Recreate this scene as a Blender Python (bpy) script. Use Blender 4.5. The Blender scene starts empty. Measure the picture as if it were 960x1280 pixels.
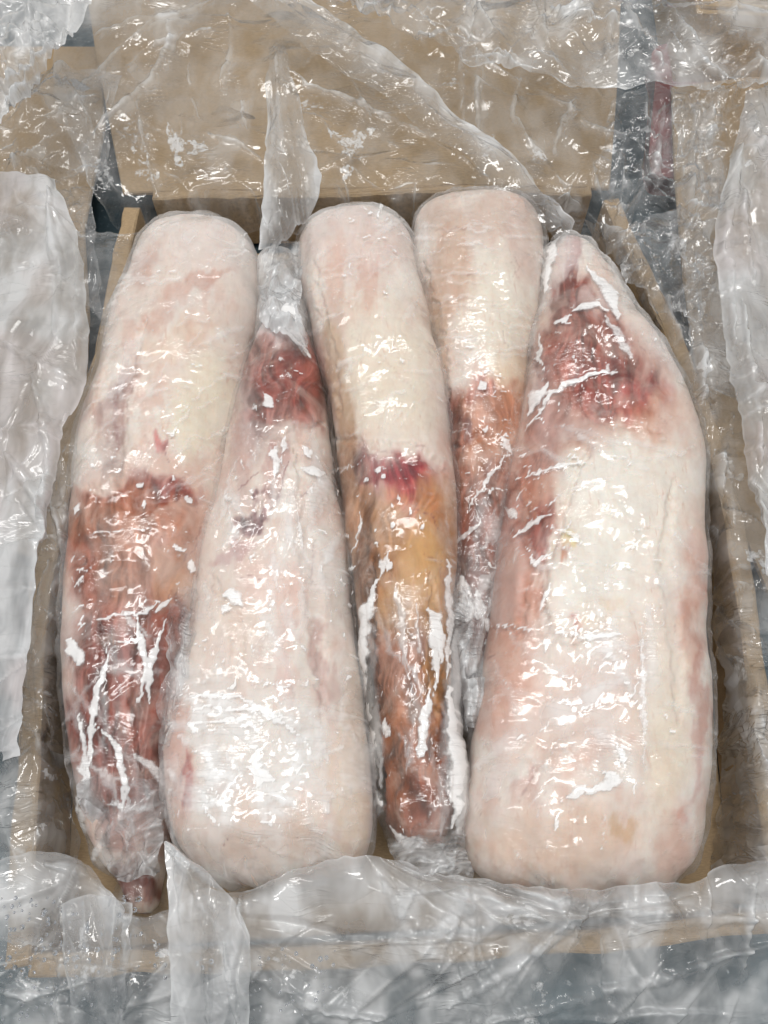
import bpy, math, random
import numpy as np

scene = bpy.context.scene
COL = scene.collection
rad = math.radians

# ------------------------------------------------------------------ camera
H = 0.562                    # camera height over the table (m)
TH = rad(27.0)               # tilt away from straight down
F = 961.0                    # focal length in photo pixels (960 x 1280)
cam_d = bpy.data.cameras.new('camera')
cam = bpy.data.objects.new('camera', cam_d)
COL.objects.link(cam)
cam.location = (0, 0, H)
cam.rotation_euler = (TH, 0, 0)
cam_d.sensor_fit = 'VERTICAL'
cam_d.sensor_height = 24.0
cam_d.lens = 24.0 * F / 1280.0
cam_d.clip_start = 0.01
cam_d.clip_end = 50
scene.camera = cam

# ------------------------------------------------------------------ light (indoor, even ceiling light)
world = bpy.data.worlds.new('World')
scene.world = world
world.use_nodes = True
bg = world.node_tree.nodes['Background']
bg.inputs['Color'].default_value = (0.95, 0.98, 1.0, 1)
bg.inputs['Strength'].default_value = 0.41


def lamp(name, loc, size, energy, aim, color=(1.0, 0.985, 0.96)):
    l = bpy.data.lights.new(name, 'AREA')
    l.shape = 'RECTANGLE'
    l.size, l.size_y = size
    l.energy = energy
    l.color = color
    o = bpy.data.objects.new(name, l)
    COL.objects.link(o)
    o.location = loc
    d = np.array(aim) - np.array(loc)
    d = d / np.linalg.norm(d)
    from mathutils import Vector
    o.rotation_euler = Vector(d).to_track_quat('-Z', 'Y').to_euler()
    return o


lamp('ceiling_lamp', (-0.15, 0.55, 2.3), (1.3, 0.28), 24, (0, 0.25, 0))
lamp('ceiling_lamp', (0.45, -0.25, 2.3), (1.3, 0.28), 20, (0, 0.25, 0))
lamp('ceiling_lamp', (-1.3, 0.5, 2.2), (0.28, 1.3), 12, (0, 0.25, 0))

scene.view_settings.view_transform = 'Standard'
scene.view_settings.look = 'None'
scene.view_settings.exposure = -0.13
scene.view_settings.gamma = 1.0
scene.view_settings.use_curve_mapping = False
scene.cycles.transparent_max_bounces = 24
scene.cycles.max_bounces = 7
scene.cycles.diffuse_bounces = 3
scene.cycles.glossy_bounces = 2
scene.cycles.use_adaptive_sampling = True
scene.cycles.adaptive_threshold = 0.03
scene.cycles.use_denoising = True

# ------------------------------------------------------------------ helpers
rng = np.random.default_rng(7)
_T = np.random.default_rng(99).random((256, 256))
_c, _s = math.cos(TH), math.sin(TH)


def P(px, py, z):
    """photo pixel + height -> world point"""
    u = (np.asarray(px, float) - 480) / F
    v = (640 - np.asarray(py, float)) / F
    dy = v * _c + _s
    dz = v * _s - _c
    k = (np.asarray(z, float) - H) / dz
    return np.stack([u * k, dy * k, np.broadcast_to(np.asarray(z, float), np.shape(u * k)) + 0 * k], -1)


def proj(p):
    """world point -> photo pixel"""
    x, y, z = p[..., 0], p[..., 1], p[..., 2] - H
    cy = y * _c + z * _s
    cz = -y * _s + z * _c
    return 480 + F * x / (-cz), 640 - F * cy / (-cz)


def vn(x, y, seed=0):
    x = np.asarray(x, float) + seed * 17.37
    y = np.asarray(y, float) + seed * 41.91
    xi, yi = np.floor(x).astype(int), np.floor(y).astype(int)
    fx, fy = x - xi, y - yi
    fx, fy = fx * fx * fx * (fx * (6 * fx - 15) + 10), fy * fy * fy * (fy * (6 * fy - 15) + 10)
    a, b = _T[xi & 255, yi & 255], _T[(xi + 1) & 255, yi & 255]
    c, d = _T[xi & 255, (yi + 1) & 255], _T[(xi + 1) & 255, (yi + 1) & 255]
    return (a * (1 - fx) + b * fx) * (1 - fy) + (c * (1 - fx) + d * fx) * fy


def fbm(x, y, seed=0, oct=4, gain=0.5):
    s, a, t, f = 0, 1.0, 0, 1.0
    for o in range(oct):
        s = s + a * vn(x * f, y * f, seed + o * 3)
        t += a
        a *= gain
        f *= 2.03
    return s / t


def sstep(a, b, x):
    t = np.clip((x - a) / (b - a), 0, 1)
    return t * t * (3 - 2 * t)


def tri(x):
    return np.abs((x % 1.0) * 2 - 1)


def crumple(x, y, lam, seed, n=7):
    """broad planes of a crumpled film; x, y in metres, returns about -1..1"""
    r = np.random.default_rng(seed)
    wx = x + (fbm(x / lam * .5, y / lam * .5, seed + 5, 2) - .5) * lam * .5
    wy = y + (fbm(x / lam * .5, y / lam * .5, seed + 9, 2) - .5) * lam * .5
    s = 0
    for i in range(n):
        a = r.uniform(0, math.pi)
        l = lam * r.uniform(.7, 2.4)
        m = sstep(.42, .66, vn(x / lam * .5, y / lam * .5, seed + 20 + i))
        s = s + (tri((wx * math.cos(a) + wy * math.sin(a)) / l + r.random()) - .5) * m * (l / lam)
    return s


def tents(x, y, n, seed, len_, wid, hgt, ang=None, spread=60, neg=.35):
    """n straight creases, each a sharp ridge with two flat flanks that run out at its ends; returns height and crest mask"""
    r = np.random.default_rng(seed)
    fx, fy = x.ravel(), y.ravel()
    out, crest = np.zeros(fx.shape), np.zeros(fx.shape)
    bx = (fx + (fbm(fx * 30, fy * 30, seed, 2) - .5) * .008)
    by = (fy + (fbm(fx * 30, fy * 30, seed + 3, 2) - .5) * .008)
    for i in range(n):
        k = r.integers(len(fx))
        a = rad(r.normal(ang, spread)) if ang is not None else r.uniform(0, math.pi)
        L, w, h = r.uniform(*len_), r.uniform(*wid), r.uniform(*hgt)
        if r.random() < neg:
            h = -h
        sel = np.where((np.abs(fx - fx[k]) < L + w) & (np.abs(fy - fy[k]) < L + w))[0]
        dx, dy = bx[sel] - bx[k], by[sel] - by[k]
        u = dx * math.cos(a) + dy * math.sin(a)
        v = -dx * math.sin(a) + dy * math.cos(a) + u * u * r.normal(0, 1.2)
        taper = np.clip(1 - np.abs(u) / (L * .5), 0, 1)
        ww = w * (.25 + .75 * taper)
        side = np.where(v > 0, 1.0, r.uniform(1.5, 3.5))
        k2 = np.clip(1 - np.abs(v) * side / ww, 0, 1) * np.sqrt(taper)
        out[sel] += h * k2
        crest[sel] = np.maximum(crest[sel], np.clip((k2 - .72) / .28, 0, 1) * taper)
    return out.reshape(x.shape), crest.reshape(x.shape)


def cat(pts, n):
    """Catmull-Rom through the rows of pts, n samples, chord-length parameter"""
    p = np.asarray(pts, float)
    if len(p) == 2:
        t = np.linspace(0, 1, n)[:, None]
        return p[0] * (1 - t) + p[1] * t
    d = np.sqrt(np.linalg.norm(np.diff(p.reshape(len(p), -1), axis=0), axis=1)) + 1e-9
    k = np.concatenate([[0], np.cumsum(d)])
    m = np.zeros_like(p)
    for i in range(len(p)):
        a, b = max(0, i - 1), min(len(p) - 1, i + 1)
        m[i] = (p[b] - p[a]) / (k[b] - k[a])
    t = np.linspace(0, k[-1], n)
    i = np.clip(np.searchsorted(k, t, side='right') - 1, 0, len(p) - 2)
    h = (k[i + 1] - k[i])
    s = (t - k[i]) / h
    sh = (n,) + (1,) * (p.ndim - 1)
    s, h = s.reshape(sh), h.reshape(sh)
    return ((2 * s**3 - 3 * s**2 + 1) * p[i] + (s**3 - 2 * s**2 + s) * h * m[i]
            + (-2 * s**3 + 3 * s**2) * p[i + 1] + (s**3 - s**2) * h * m[i + 1])


def grid_faces(n, m, wrap=False):
    i = np.arange(n - 1)[:, None]
    j = np.arange(m if wrap else m - 1)[None, :]
    j2 = (j + 1) % m
    return np.stack([i * m + j, i * m + j2, (i + 1) * m + j2, (i + 1) * m + j], -1).reshape(-1, 4)


def mesh_obj(name, verts, faces, mat, parent=None, smooth=True, attrs=None, colors=None):
    me = bpy.data.meshes.new(name)
    verts = np.ascontiguousarray(verts, dtype=np.float32)
    if isinstance(faces, np.ndarray):
        k = faces.shape[1]
        me.vertices.add(len(verts))
        me.vertices.foreach_set('co', verts.ravel())
        me.loops.add(faces.size)
        me.loops.foreach_set('vertex_index', np.ascontiguousarray(faces, dtype=np.int32).ravel())
        me.polygons.add(len(faces))
        me.polygons.foreach_set('loop_start', np.arange(0, faces.size, k, dtype=np.int32))
        me.update(calc_edges=True)
    else:
        me.from_pydata([tuple(map(float, v)) for v in verts], [], faces)
        me.update()
    me.polygons.foreach_set('use_smooth', np.full(len(me.polygons), smooth))
    for k, v in (attrs or {}).items():
        a = me.attributes.new(k, 'FLOAT', 'POINT')
        a.data.foreach_set('value', np.ascontiguousarray(v, dtype=np.float32).ravel())
    for k, v in (colors or {}).items():
        a = me.attributes.new(k, 'FLOAT_COLOR', 'POINT')
        c = np.concatenate([v, np.ones((len(v), 1))], 1)
        a.data.foreach_set('color', np.ascontiguousarray(c, dtype=np.float32).ravel())
    me.materials.append(mat)
    o = bpy.data.objects.new(name, me)
    COL.objects.link(o)
    if parent:
        o.parent = parent
    return o


def tag(o, label=None, cat=None, group=None, kind=None):
    if label: o['label'] = label
    if cat: o['category'] = cat
    if group: o['group'] = group
    if kind: o['kind'] = kind
    return o


def empty(name, loc=(0, 0, 0)):
    o = bpy.data.objects.new(name, None)
    o.empty_display_size = .02
    COL.objects.link(o)
    o.location = loc
    return o


def lin(rgb):
    c = np.asarray(rgb, float) / 255
    return np.where(c <= .04045, c / 12.92, ((c + .055) / 1.055) ** 2.4)


# ------------------------------------------------------------------ materials
class N:
    def __init__(self, name):
        self.m = bpy.data.materials.new(name)
        self.m.use_nodes = True
        self.t = self.m.node_tree
        self.t.nodes.clear()
        self.out = self.t.nodes.new('ShaderNodeOutputMaterial')

    def n(self, typ, **kw):
        nd = self.t.nodes.new('ShaderNode' + typ)
        for k, v in kw.items():
            if k.startswith('_'):
                setattr(nd, k[1:], v)
            else:
                key = int(k[1:]) if k[0] == 'i' and k[1:].isdigit() else k
                s = nd.inputs[key]
                if isinstance(v, bpy.types.NodeSocket):
                    self.t.links.new(v, s)
                else:
                    s.default_value = v
        return nd

    def math(self, op, a, b=0.0, clamp=False):
        nd = self.n('Math', _operation=op, _use_clamp=clamp, i0=a, i1=b)
        return nd.outputs[0]

    def ramp(self, f, lo, hi, a=0.0, b=1.0):
        nd = self.n('MapRange', _interpolation_type='SMOOTHSTEP', i0=f, i1=lo, i2=hi, i3=a, i4=b)
        return nd.outputs[0]

    def mixc(self, f, a, b, mode='MIX'):
        nd = self.t.nodes.new('ShaderNodeMix')
        nd.data_type = 'RGBA'
        nd.blend_type = mode
        for i, v in ((0, f), (6, a), (7, b)):
            if isinstance(v, bpy.types.NodeSocket):
                self.t.links.new(v, nd.inputs[i])
            else:
                nd.inputs[i].default_value = v
        return nd.outputs[2]

    def surf(self, s):
        self.t.links.new(s, self.out.inputs['Surface'])


def film_material(name, tint, rough, gloss, facets, lines, frost_glint_scale, haze, thru, grain, edge_gloss, soft):
    """thin clear polythene: flat creased facets, fine line wrinkles; milky where the film is creased, doubled or iced, and white where glints are painted in"""
    g = N(name)
    co = g.n('TexCoord').outputs['Object']
    milk = g.n('Attribute', _attribute_name='milk').outputs['Fac']
    frost_glint = g.n('Attribute', _attribute_name='frost_glint').outputs['Fac']  # white marks: real ice patches and painted glints
    warp = g.n('TexNoise', Vector=co, Scale=24.0, Detail=1.0)
    wv = g.n('VectorMath', _operation='MULTIPLY_ADD', i0=warp.outputs['Color'], i1=(.02, .02, .02), i2=co).outputs[0]
    hs = []
    # facets: every cell of a stretched Voronoi pattern is a small plane with a tilt of its own
    for sc, rot, stretch, amp in facets:
        mp = g.n('Mapping', Vector=wv, Rotation=(0, 0, rot), Scale=(sc, sc * stretch, sc)).outputs[0]
        vo = g.n('TexVoronoi', Vector=mp, Scale=1.0, Randomness=1.0)
        d = g.n('VectorMath', _operation='SUBTRACT', i0=mp, i1=vo.outputs['Position']).outputs[0]
        t = g.n('VectorMath', _operation='SUBTRACT', i0=vo.outputs['Color'], i1=(.5, .5, .5)).outputs[0]
        hs.append(g.math('MULTIPLY', g.n('VectorMath', _operation='DOT_PRODUCT', i0=d, i1=t).outputs['Value'], amp / sc))
    # line wrinkles: thin ridges along the contour lines of stretched noise, in patches
    for sc, rot, stretch, amp in lines:
        mp = g.n('Mapping', Vector=wv, Rotation=(0, 0, rot), Scale=(sc, sc * stretch, sc)).outputs[0]
        n = g.n('TexNoise', Vector=mp, Scale=1.0, Detail=1.0, Roughness=.5).outputs[0]
        k = g.ramp(g.math('ABSOLUTE', g.math('SUBTRACT', n, .5)), 0.0, .05, 1.0, 0.0)
        hs.append(g.math('MULTIPLY', g.math('MULTIPLY', k, g.ramp(warp.outputs[0], .50, .66)), amp))
    hgt = hs[0]
    for x in hs[1:]:
        hgt = g.math('ADD', hgt, x)
    hgt = g.math('MULTIPLY', hgt, g.n('Attribute', _attribute_name='relief').outputs['Fac'])
    bp = g.n('Bump', Strength=1.0, Distance=1.0, Height=hgt).outputs[0]
    fac = g.n('LayerWeight', Blend=.5, Normal=bp).outputs['Facing']
    fres = g.n('Math', _operation='MULTIPLY_ADD', i0=g.math('POWER', fac, 4.5), i1=edge_gloss, i2=gloss).outputs[0]
    fn = g.n('TexNoise', Vector=co, Scale=frost_glint_scale, Detail=4.0, Roughness=.7).outputs[0]
    fr = g.math('ADD', frost_glint, g.math('MULTIPLY', g.math('SUBTRACT', fn, .5), grain))
    fr = g.ramp(fr, *soft)
    gfac = g.n('LayerWeight', Blend=.5).outputs['Facing']
    grazing = g.math('MULTIPLY', g.math('POWER', gfac, 3.0), haze)
    mn = g.n('TexNoise', Vector=g.n('Mapping', Vector=wv, Rotation=(0, 0, .7), Scale=(1, .28, 1)).outputs[0], Scale=42.0, Detail=3.0, Roughness=.5).outputs[0]
    mk = g.math('MULTIPLY', milk, g.ramp(mn, .3, .7, .55, 1.4))
    h = g.math('ADD', g.math('ADD', mk, grazing), g.math('MULTIPLY', fr, .80), True)
    h = g.math('MINIMUM', h, .93)
    pk = g.n('Attribute', _attribute_name='pink_tint').outputs['Fac']  # pink tint of the film, in soft patches
    tint = g.mixc(pk, tint, (.80, .62, .60, 1))
    dif = g.n('BsdfDiffuse', Color=tint, Normal=bp)
    trl = g.n('BsdfTranslucent', Color=tint, Normal=bp)
    body = g.n('MixShader', i0=thru, i1=dif.outputs[0], i2=trl.outputs[0])
    trn = g.n('BsdfTransparent', Color=(.975, .98, .985, 1))
    m1 = g.n('MixShader', i0=h, i1=trn.outputs[0], i2=body.outputs[0])
    gl = g.n('BsdfGlossy', Color=(1, 1, 1, 1), Roughness=rough, Normal=bp)
    m2 = g.n('MixShader', i0=fres, i1=m1.outputs[0], i2=gl.outputs[0])
    g.surf(m2.outputs[0])
    return g.m


LINER = film_material('liner_film', (.84, .85, .86, 1), .10, .05, [(24, .6, 3.2, .42)], [(22, .9, 6.0, .0010), (30, -.5, 6.0, .0007), (40, 1.75, 6.0, .0005)], 150.0, .11, .4, 1.3, .8, (.42, .74))
WRAP = film_material('wrap_film', (.95, .945, .94, 1), .13, .045, [(34, .35, 5.0, .09)], [(30, .32, 9.0, .00016), (42, -.5, 10.0, .00012), (30, 1.45, 9.0, .00014)], 420.0, .12, .10, .7, .5, (.28, .92))


def meat_material():
    g = N('meat')
    co = g.n('TexCoord').outputs['Object']
    col = g.n('Attribute', _attribute_name='albedo').outputs['Color']
    mott = g.n('TexNoise', Vector=co, Scale=140.0, Detail=5.0, Roughness=.65).outputs[0]
    big = g.n('TexNoise', Vector=co, Scale=38.0, Detail=4.0, Roughness=.6, Distortion=.7).outputs[0]
    c = g.mixc(g.ramp(mott, .35, .75, 0, .22), col, (.70, .45, .34, 1), 'MULTIPLY')
    c = g.mixc(g.ramp(big, .45, .75, 0, .25), c, (.85, .72, .62, 1))
    fm = g.n('Mapping', Vector=co, Rotation=(0, 0, .35), Scale=(1, .22, .3)).outputs[0]
    fib = g.n('TexNoise', Vector=fm, Scale=210.0, Detail=4.0, Roughness=.6, Distortion=1.5).outputs[0]
    c = g.mixc(g.math('MULTIPLY', g.ramp(fib, .56, .72), g.ramp(big, .40, .60, 0, .38)), c, (.50, .22, .13, 1))
    vo = g.n('TexVoronoi', Vector=co, Scale=320.0, _feature='F1').outputs['Distance']
    bp = g.n('Bump', Strength=.25, Distance=.0012, Height=g.math('ADD', big, g.math('MULTIPLY', vo, .06))).outputs[0]
    b = g.n('BsdfPrincipled', **{'Base Color': c, 'Roughness': .42, 'Subsurface Weight': .15,
                                 'Subsurface Radius': (.006, .0025, .0015), 'Subsurface Scale': 1.0, 'Normal': bp})
    g.surf(b.outputs[0])
    return g.m


def card_material(name, base):
    g = N(name)
    co = g.n('TexCoord').outputs['Object']
    mp = g.n('Mapping', Vector=co, Scale=(1, 7, 1)).outputs[0]
    fib = g.n('TexNoise', Vector=mp, Scale=260.0, Detail=5.0, Roughness=.7).outputs[0]
    blot = g.n('TexNoise', Vector=co, Scale=9.0, Detail=5.0, Roughness=.6).outputs[0]
    flute = g.n('TexWave', Vector=co, Scale=45.0, Distortion=.6, _bands_direction='X').outputs['Fac']
    dark = tuple(x * .72 for x in base) + (1,)
    lite = tuple(min(1, x * 1.14) for x in base) + (1,)
    c = g.mixc(g.ramp(fib, .3, .7), dark, lite)
    c = g.mixc(g.ramp(blot, .5, .78, 0, .5), c, tuple(x * .55 for x in base) + (1,))
    bp = g.n('Bump', Strength=.35, Distance=.001, Height=g.math('ADD', g.math('MULTIPLY', flute, .35), fib)).outputs[0]
    b = g.n('BsdfPrincipled', **{'Base Color': c, 'Roughness': .85, 'Normal': bp})
    g.surf(b.outputs[0])
    return g.m


def table_material():
    g = N('steel_table')
    co = g.n('TexCoord').outputs['Object']
    a = g.n('TexNoise', Vector=co, Scale=11.0, Detail=7.0, Roughness=.65).outputs[0]
    b_ = g.n('TexNoise', Vector=co, Scale=170.0, Detail=4.0, Roughness=.7).outputs[0]
    c = g.mixc(g.ramp(a, .3, .7), (.022, .040, .050, 1), (.062, .098, .116, 1))
    c = g.mixc(g.ramp(b_, .60, .72, 0, .6), c, (.45, .48, .5, 1))
    bp = g.n('Bump', Strength=.3, Distance=.001, Height=b_).outputs[0]
    b = g.n('BsdfPrincipled', **{'Base Color': c, 'Roughness': .45, 'Metallic': .25, 'Normal': bp})
    g.surf(b.outputs[0])
    return g.m


def plain(name, color, rough=.5, var=.25):
    g = N(name)
    co = g.n('TexCoord').outputs['Object']
    n = g.n('TexNoise', Vector=co, Scale=25.0, Detail=5.0).outputs[0]
    c = g.mixc(g.ramp(n, .3, .75, 0, 1), tuple(x * (1 - var) for x in color) + (1,), tuple(min(1, x * (1 + var)) for x in color) + (1,))
    b = g.n('BsdfPrincipled', **{'Base Color': c, 'Roughness': rough})
    g.surf(b.outputs[0])
    return g.m


MEAT = meat_material()
CARD = card_material('cardboard', (.37, .262, .15))
CARD2 = card_material('cardboard_orange', (.42, .28, .13))
TABLE = table_material()
REDP = plain('red_plastic', (.26, .055, .055), .5)

# ------------------------------------------------------------------ setting
RIM = 0.062
v = np.array([(-4, -4, 0), (4, -4, 0), (4, 4, 0), (-4, 4, 0)], float)
tag(mesh_obj('table', v, [(0, 1, 2, 3)], TABLE), kind='structure')


def slab(outline, z0, z1, bevel=.0012):
    """closed prism over an outline (world xy) between z0 and z1 (scalars or per-point), soft edges"""
    o = np.asarray(outline, float)[:, :2]
    n = len(o)
    z0 = np.broadcast_to(z0, n)
    z1 = np.broadcast_to(z1, n)
    area = 0.5 * np.sum(o[:, 0] * np.roll(o[:, 1], -1) - np.roll(o[:, 0], -1) * o[:, 1])
    if area < 0:
        o = o[::-1]
        z0, z1 = z0[::-1], z1[::-1]
    t = np.roll(o, -1, 0) - np.roll(o, 1, 0)
    t /= np.linalg.norm(t, axis=1)[:, None] + 1e-9
    nin = np.stack([-t[:, 1], t[:, 0]], 1)
    inn = o + nin * bevel
    rings = [np.c_[inn, z0], np.c_[o, z0 + bevel], np.c_[o, z1 - bevel], np.c_[inn, z1]]
    V = np.concatenate(rings)
    Fc = []
    for r in range(3):
        for i in range(n):
            j = (i + 1) % n
            Fc.append((r * n + i, r * n + j, (r + 1) * n + j, (r + 1) * n + i))
    Fc.append(tuple(range(n - 1, -1, -1)))
    Fc.append(tuple(range(3 * n, 4 * n)))
    return V, Fc


box = empty('cardboard_box', tuple(P(480, 700, 0)))
tag(box, 'open brown cardboard box holding five film-wrapped meat pieces', 'box')


def boxpart(name, outline, z0, z1, mat=CARD):
    V, Fc = slab(outline, z0, z1)
    V = V - np.array(box.location)
    return mesh_obj(name, V, Fc, mat, box, smooth=False)


def wall(inner_px, thick, seed):
    pl = cat([P(x, y, RIM)[:2] for x, y in inner_px], 60)
    t = np.gradient(pl, axis=0)
    t /= np.linalg.norm(t, axis=1)[:, None]
    nn = np.stack([t[:, 1], -t[:, 0]], 1)
    ctr = P(480, 640, RIM)[:2]
    if np.dot(nn[30], pl[30] - ctr) < 0:
        nn = -nn
    s = np.arange(60) / 6.0
    pl = pl + nn * ((fbm(s, s * 0, seed, 3) - .5) * .004)[:, None]
    th = thick * (.85 + .4 * fbm(s * 1.3, s * 0 + 4, seed, 3))
    out = pl + nn * th[:, None]
    o = np.concatenate([pl, out[::-1]])
    zz = RIM + (fbm(s * 3, s * 0 + 9, seed, 4) - .5) * .005
    return boxpart('side_wall', o, .0045, np.concatenate([zz, zz[::-1]]))


LW = [(175, 258), (166, 300), (145, 400), (118, 500), (92, 600), (70, 700), (55, 800), (46, 1000), (37, 1207)]
RW = [(754, 250), (790, 330), (846, 455), (896, 600), (921, 750), (944, 950), (968, 1130)]
BW = [(190, 248), (330, 246), (470, 243), (600, 240), (740, 243)]
FW = [(38, 1192), (200, 1187), (480, 1178), (760, 1160), (985, 1136)]
wall(LW, .013, 1)
wall(RW, .013, 2)
wall(BW, .010, 3)
wall(FW, .011, 4)
base = [P(x, y, RIM)[:2] for x, y in LW[:-1] + [(30, 1196), (968, 1140)] + RW[::-1]]
boxpart('bottom_panel', base, .0005, .004)
# flaps opened outwards
fl = [P(x, y, RIM)[:2] for x, y in [(150, 232), (330, 229), (600, 223), (765, 226), (772, 110), (778, -80), (100, -80), (118, 60)]]
boxpart('flap', fl, [.050] * 4 + [.056, .066, .066, .056], [.0545] * 4 + [.0605, .0705, .0705, .0605])
fl = [P(x, y, .05)[:2] for x, y in [(78, 560), (98, 480), (104, 380), (98, 270), (125, 140), (120, 40), (-120, 40), (-140, 640), (48, 690)]]
boxpart('flap', fl, .030, .0345)
fl = [P(x, y, .05)[:2] for x, y in [(905, 570), (878, 440), (862, 330), (850, 200), (846, 90), (1100, 60), (1150, 560), (985, 760)]]
boxpart('flap', fl, .030, .0345)

# neighbours just visible past the flaps
nb = empty('carton', tuple(P(930, -20, 0)))
tag(nb, 'orange brown carton corner behind the far right end of the open box', 'carton')
c0 = P(872, 14, .10)[:2]
o = [c0, c0 + [.30, -.02], c0 + [.32, .25], c0 + [.02, .27]]
V, Fc = slab(o, .001, .10, .002)
mesh_obj('body', V - np.array(nb.location), Fc, CARD2, nb, smooth=False)
o2 = [c0 + [.004, .003], c0 + [.145, -.007], c0 + [.16, .255], c0 + [.022, .265]]
o3 = [c0 + [.149, -.007], c0 + [.298, -.017], c0 + [.317, .247], c0 + [.164, .255]]
for q in (o2, o3):
    V, Fc = slab(q, .1002, .104, .001)
    mesh_obj('lid_flap', V - np.array(nb.location), Fc, CARD2, nb, smooth=False)

tub = empty('plastic_tub', tuple(P(850, 150, 0)))
tag(tub, 'red lidded plastic tub in the dark gap by the far right flap', 'tub')
a = P(806, 236, 0)[:2]
b = P(806, 102, 0)[:2]
rr = np.concatenate([cat([a + [.02, -.012], a + [.004, -.009], a, a + [0.0, .02]], 12), cat([b + [0, -.03], b, b + [.01, .02], b + [.04, .03]], 12),
                     [b + [.2, .03], a + [.2, -.03]]])
cen = rr.mean(0)
rings = []
for k, z in ((1.0, .001), (1.015, .021), (1.03, .021), (1.03, .0265), (1.01, .027), (.985, .0255)):
    rings.append(np.c_[cen + (rr - cen) * k, np.full(len(rr), z)])
V = np.concatenate(rings)
Fc = [tuple(x) for x in grid_faces(len(rings), len(rr), True)] + [tuple(range(5 * len(rr), 6 * len(rr)))]
mesh_obj('shell', V - np.array(tub.location), Fc, REDP, tub)


# ------------------------------------------------------------------ meat pieces
def loft(stations, n, m, seed):
    """stations (y, xl, xr, top, bottom) in photo px / metres -> ring grid of positions and normals"""
    S = np.asarray(stations, float)
    zc = (S[:, 3] + S[:, 4]) / 2
    A = P(S[:, 1], S[:, 0], zc)
    B = P(S[:, 2], S[:, 0], zc)
    prof = np.concatenate([A, B, S[:, 3:5]], 1)
    q = cat(prof * np.array([1] * 6 + [1, 1]), n)
    # resample evenly along the spine
    cc = (q[:, :3] + q[:, 3:6]) / 2
    d = np.linalg.norm(np.diff(cc, axis=0), axis=1) + .35 * np.abs(np.diff(np.linalg.norm(q[:, 3:6] - q[:, :3], axis=1)))
    k = np.concatenate([[0], np.cumsum(d)])
    t = np.linspace(0, k[-1], n)
    q = np.stack([np.interp(t, k, q[:, i]) for i in range(8)], 1)
    A, B = q[:, :3], q[:, 3:6]
    b = np.maximum((q[:, 6] - q[:, 7]) / 2, .0006)
    c = (A + B) / 2
    lat = B - A
    a = np.linalg.norm(lat, axis=1) / 2
    lat = lat / (np.linalg.norm(lat, axis=1)[:, None] + 1e-9)
    j = np.arange(m) / m
    ang = 2 * math.pi * (j + .11 * np.sin(2 * math.pi * j) * 0) + math.pi / 2
    ang = ang - .55 * np.sin(2 * math.pi * j)          # more rings of points on the upper side
    ca, sa = np.cos(ang), np.sin(ang)
    e = 2 / 2.35
    xs = np.sign(ca) * np.abs(ca) ** e
    zs = np.sign(sa) * np.abs(sa) ** e
    V = c[:, None, :] + lat[:, None, :] * (a[:, None] * xs[None, :])[..., None]
    V[..., 2] += b[:, None] * zs[None, :]
    return V


def normals(V):
    du = np.gradient(V, axis=0)
    dv = np.roll(V, -1, 1) - np.roll(V, 1, 1)
    nn = np.cross(dv, du)
    nn /= np.linalg.norm(nn, axis=-1)[..., None] + 1e-12
    c = V.mean(1, keepdims=True)
    sgn = np.sign(np.sum(nn * (V - c), -1)).sum()
    return nn if sgn > 0 else -nn


def lumps(V, seed):
    x, y, z = V[..., 0], V[..., 1], V[..., 2]
    return ((fbm(x * 22 + z * 13, y * 15 - z * 9, seed, 3) - .5) * .009
            + (fbm(x * 75 + z * 40, y * 60 + z * 30, seed + 4, 3) - .5) * .0011)


def paint(px, py, base, blobs, seed):
    wx = px + (fbm(px / 30, py / 60, seed, 4) - .5) * 44 + (fbm(px / 7, py / 22, seed + 30, 3) - .5) * 16
    wy = py + (fbm(px / 30, py / 50, seed + 11, 4) - .5) * 56 + (fbm(px / 8, py / 14, seed + 31, 3) - .5) * 15
    c = np.broadcast_to(lin(base), px.shape + (3,)).copy()
    # frosty white and faint pink mottling of the fat
    k = (.55 * sstep(.50, .68, fbm(px / 26, py / 34, seed + 50, 5)))[..., None]
    c = c * (1 - k) + lin((238, 233, 227)) * k
    k = (.35 * sstep(.54, .72, fbm(px / 20, py / 44, seed + 51, 5)))[..., None]
    c = c * (1 - k) + lin((216, 166, 148)) * k
    for b in blobs:
        cx, cy, rx, ry, rot, rgb, al = b[:7]
        soft = b[7] if len(b) > 7 else .42
        a = rad(rot)
        dx, dy = wx - cx, wy - cy
        u = (dx * math.cos(a) + dy * math.sin(a)) / rx
        w = (-dx * math.sin(a) + dy * math.cos(a)) / ry
        d = np.sqrt(u * u + w * w)
        k = (al * (1 - sstep(1 - soft, 1 + soft, d)))[..., None]
        c = c * (1 - k) + lin(rgb) * k
    # muscle grain runs along the piece and shows where the colour is deep
    lum = c @ np.array([.3, .55, .15])
    deep = sstep(.45, .15, lum)
    gr = fbm(px / 5 + (fbm(px / 40, py / 40, seed + 60, 2) - .5) * 8, py / 38, seed + 61, 4) - .5
    gr2 = fbm(px / 14, py / 30, seed + 62, 4) - .5
    f = np.clip(1 + deep * (1.3 * gr + 1.2 * gr2) + (1 - deep) * .16 * gr, .35, 1.7)
    return c * f[..., None]


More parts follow.
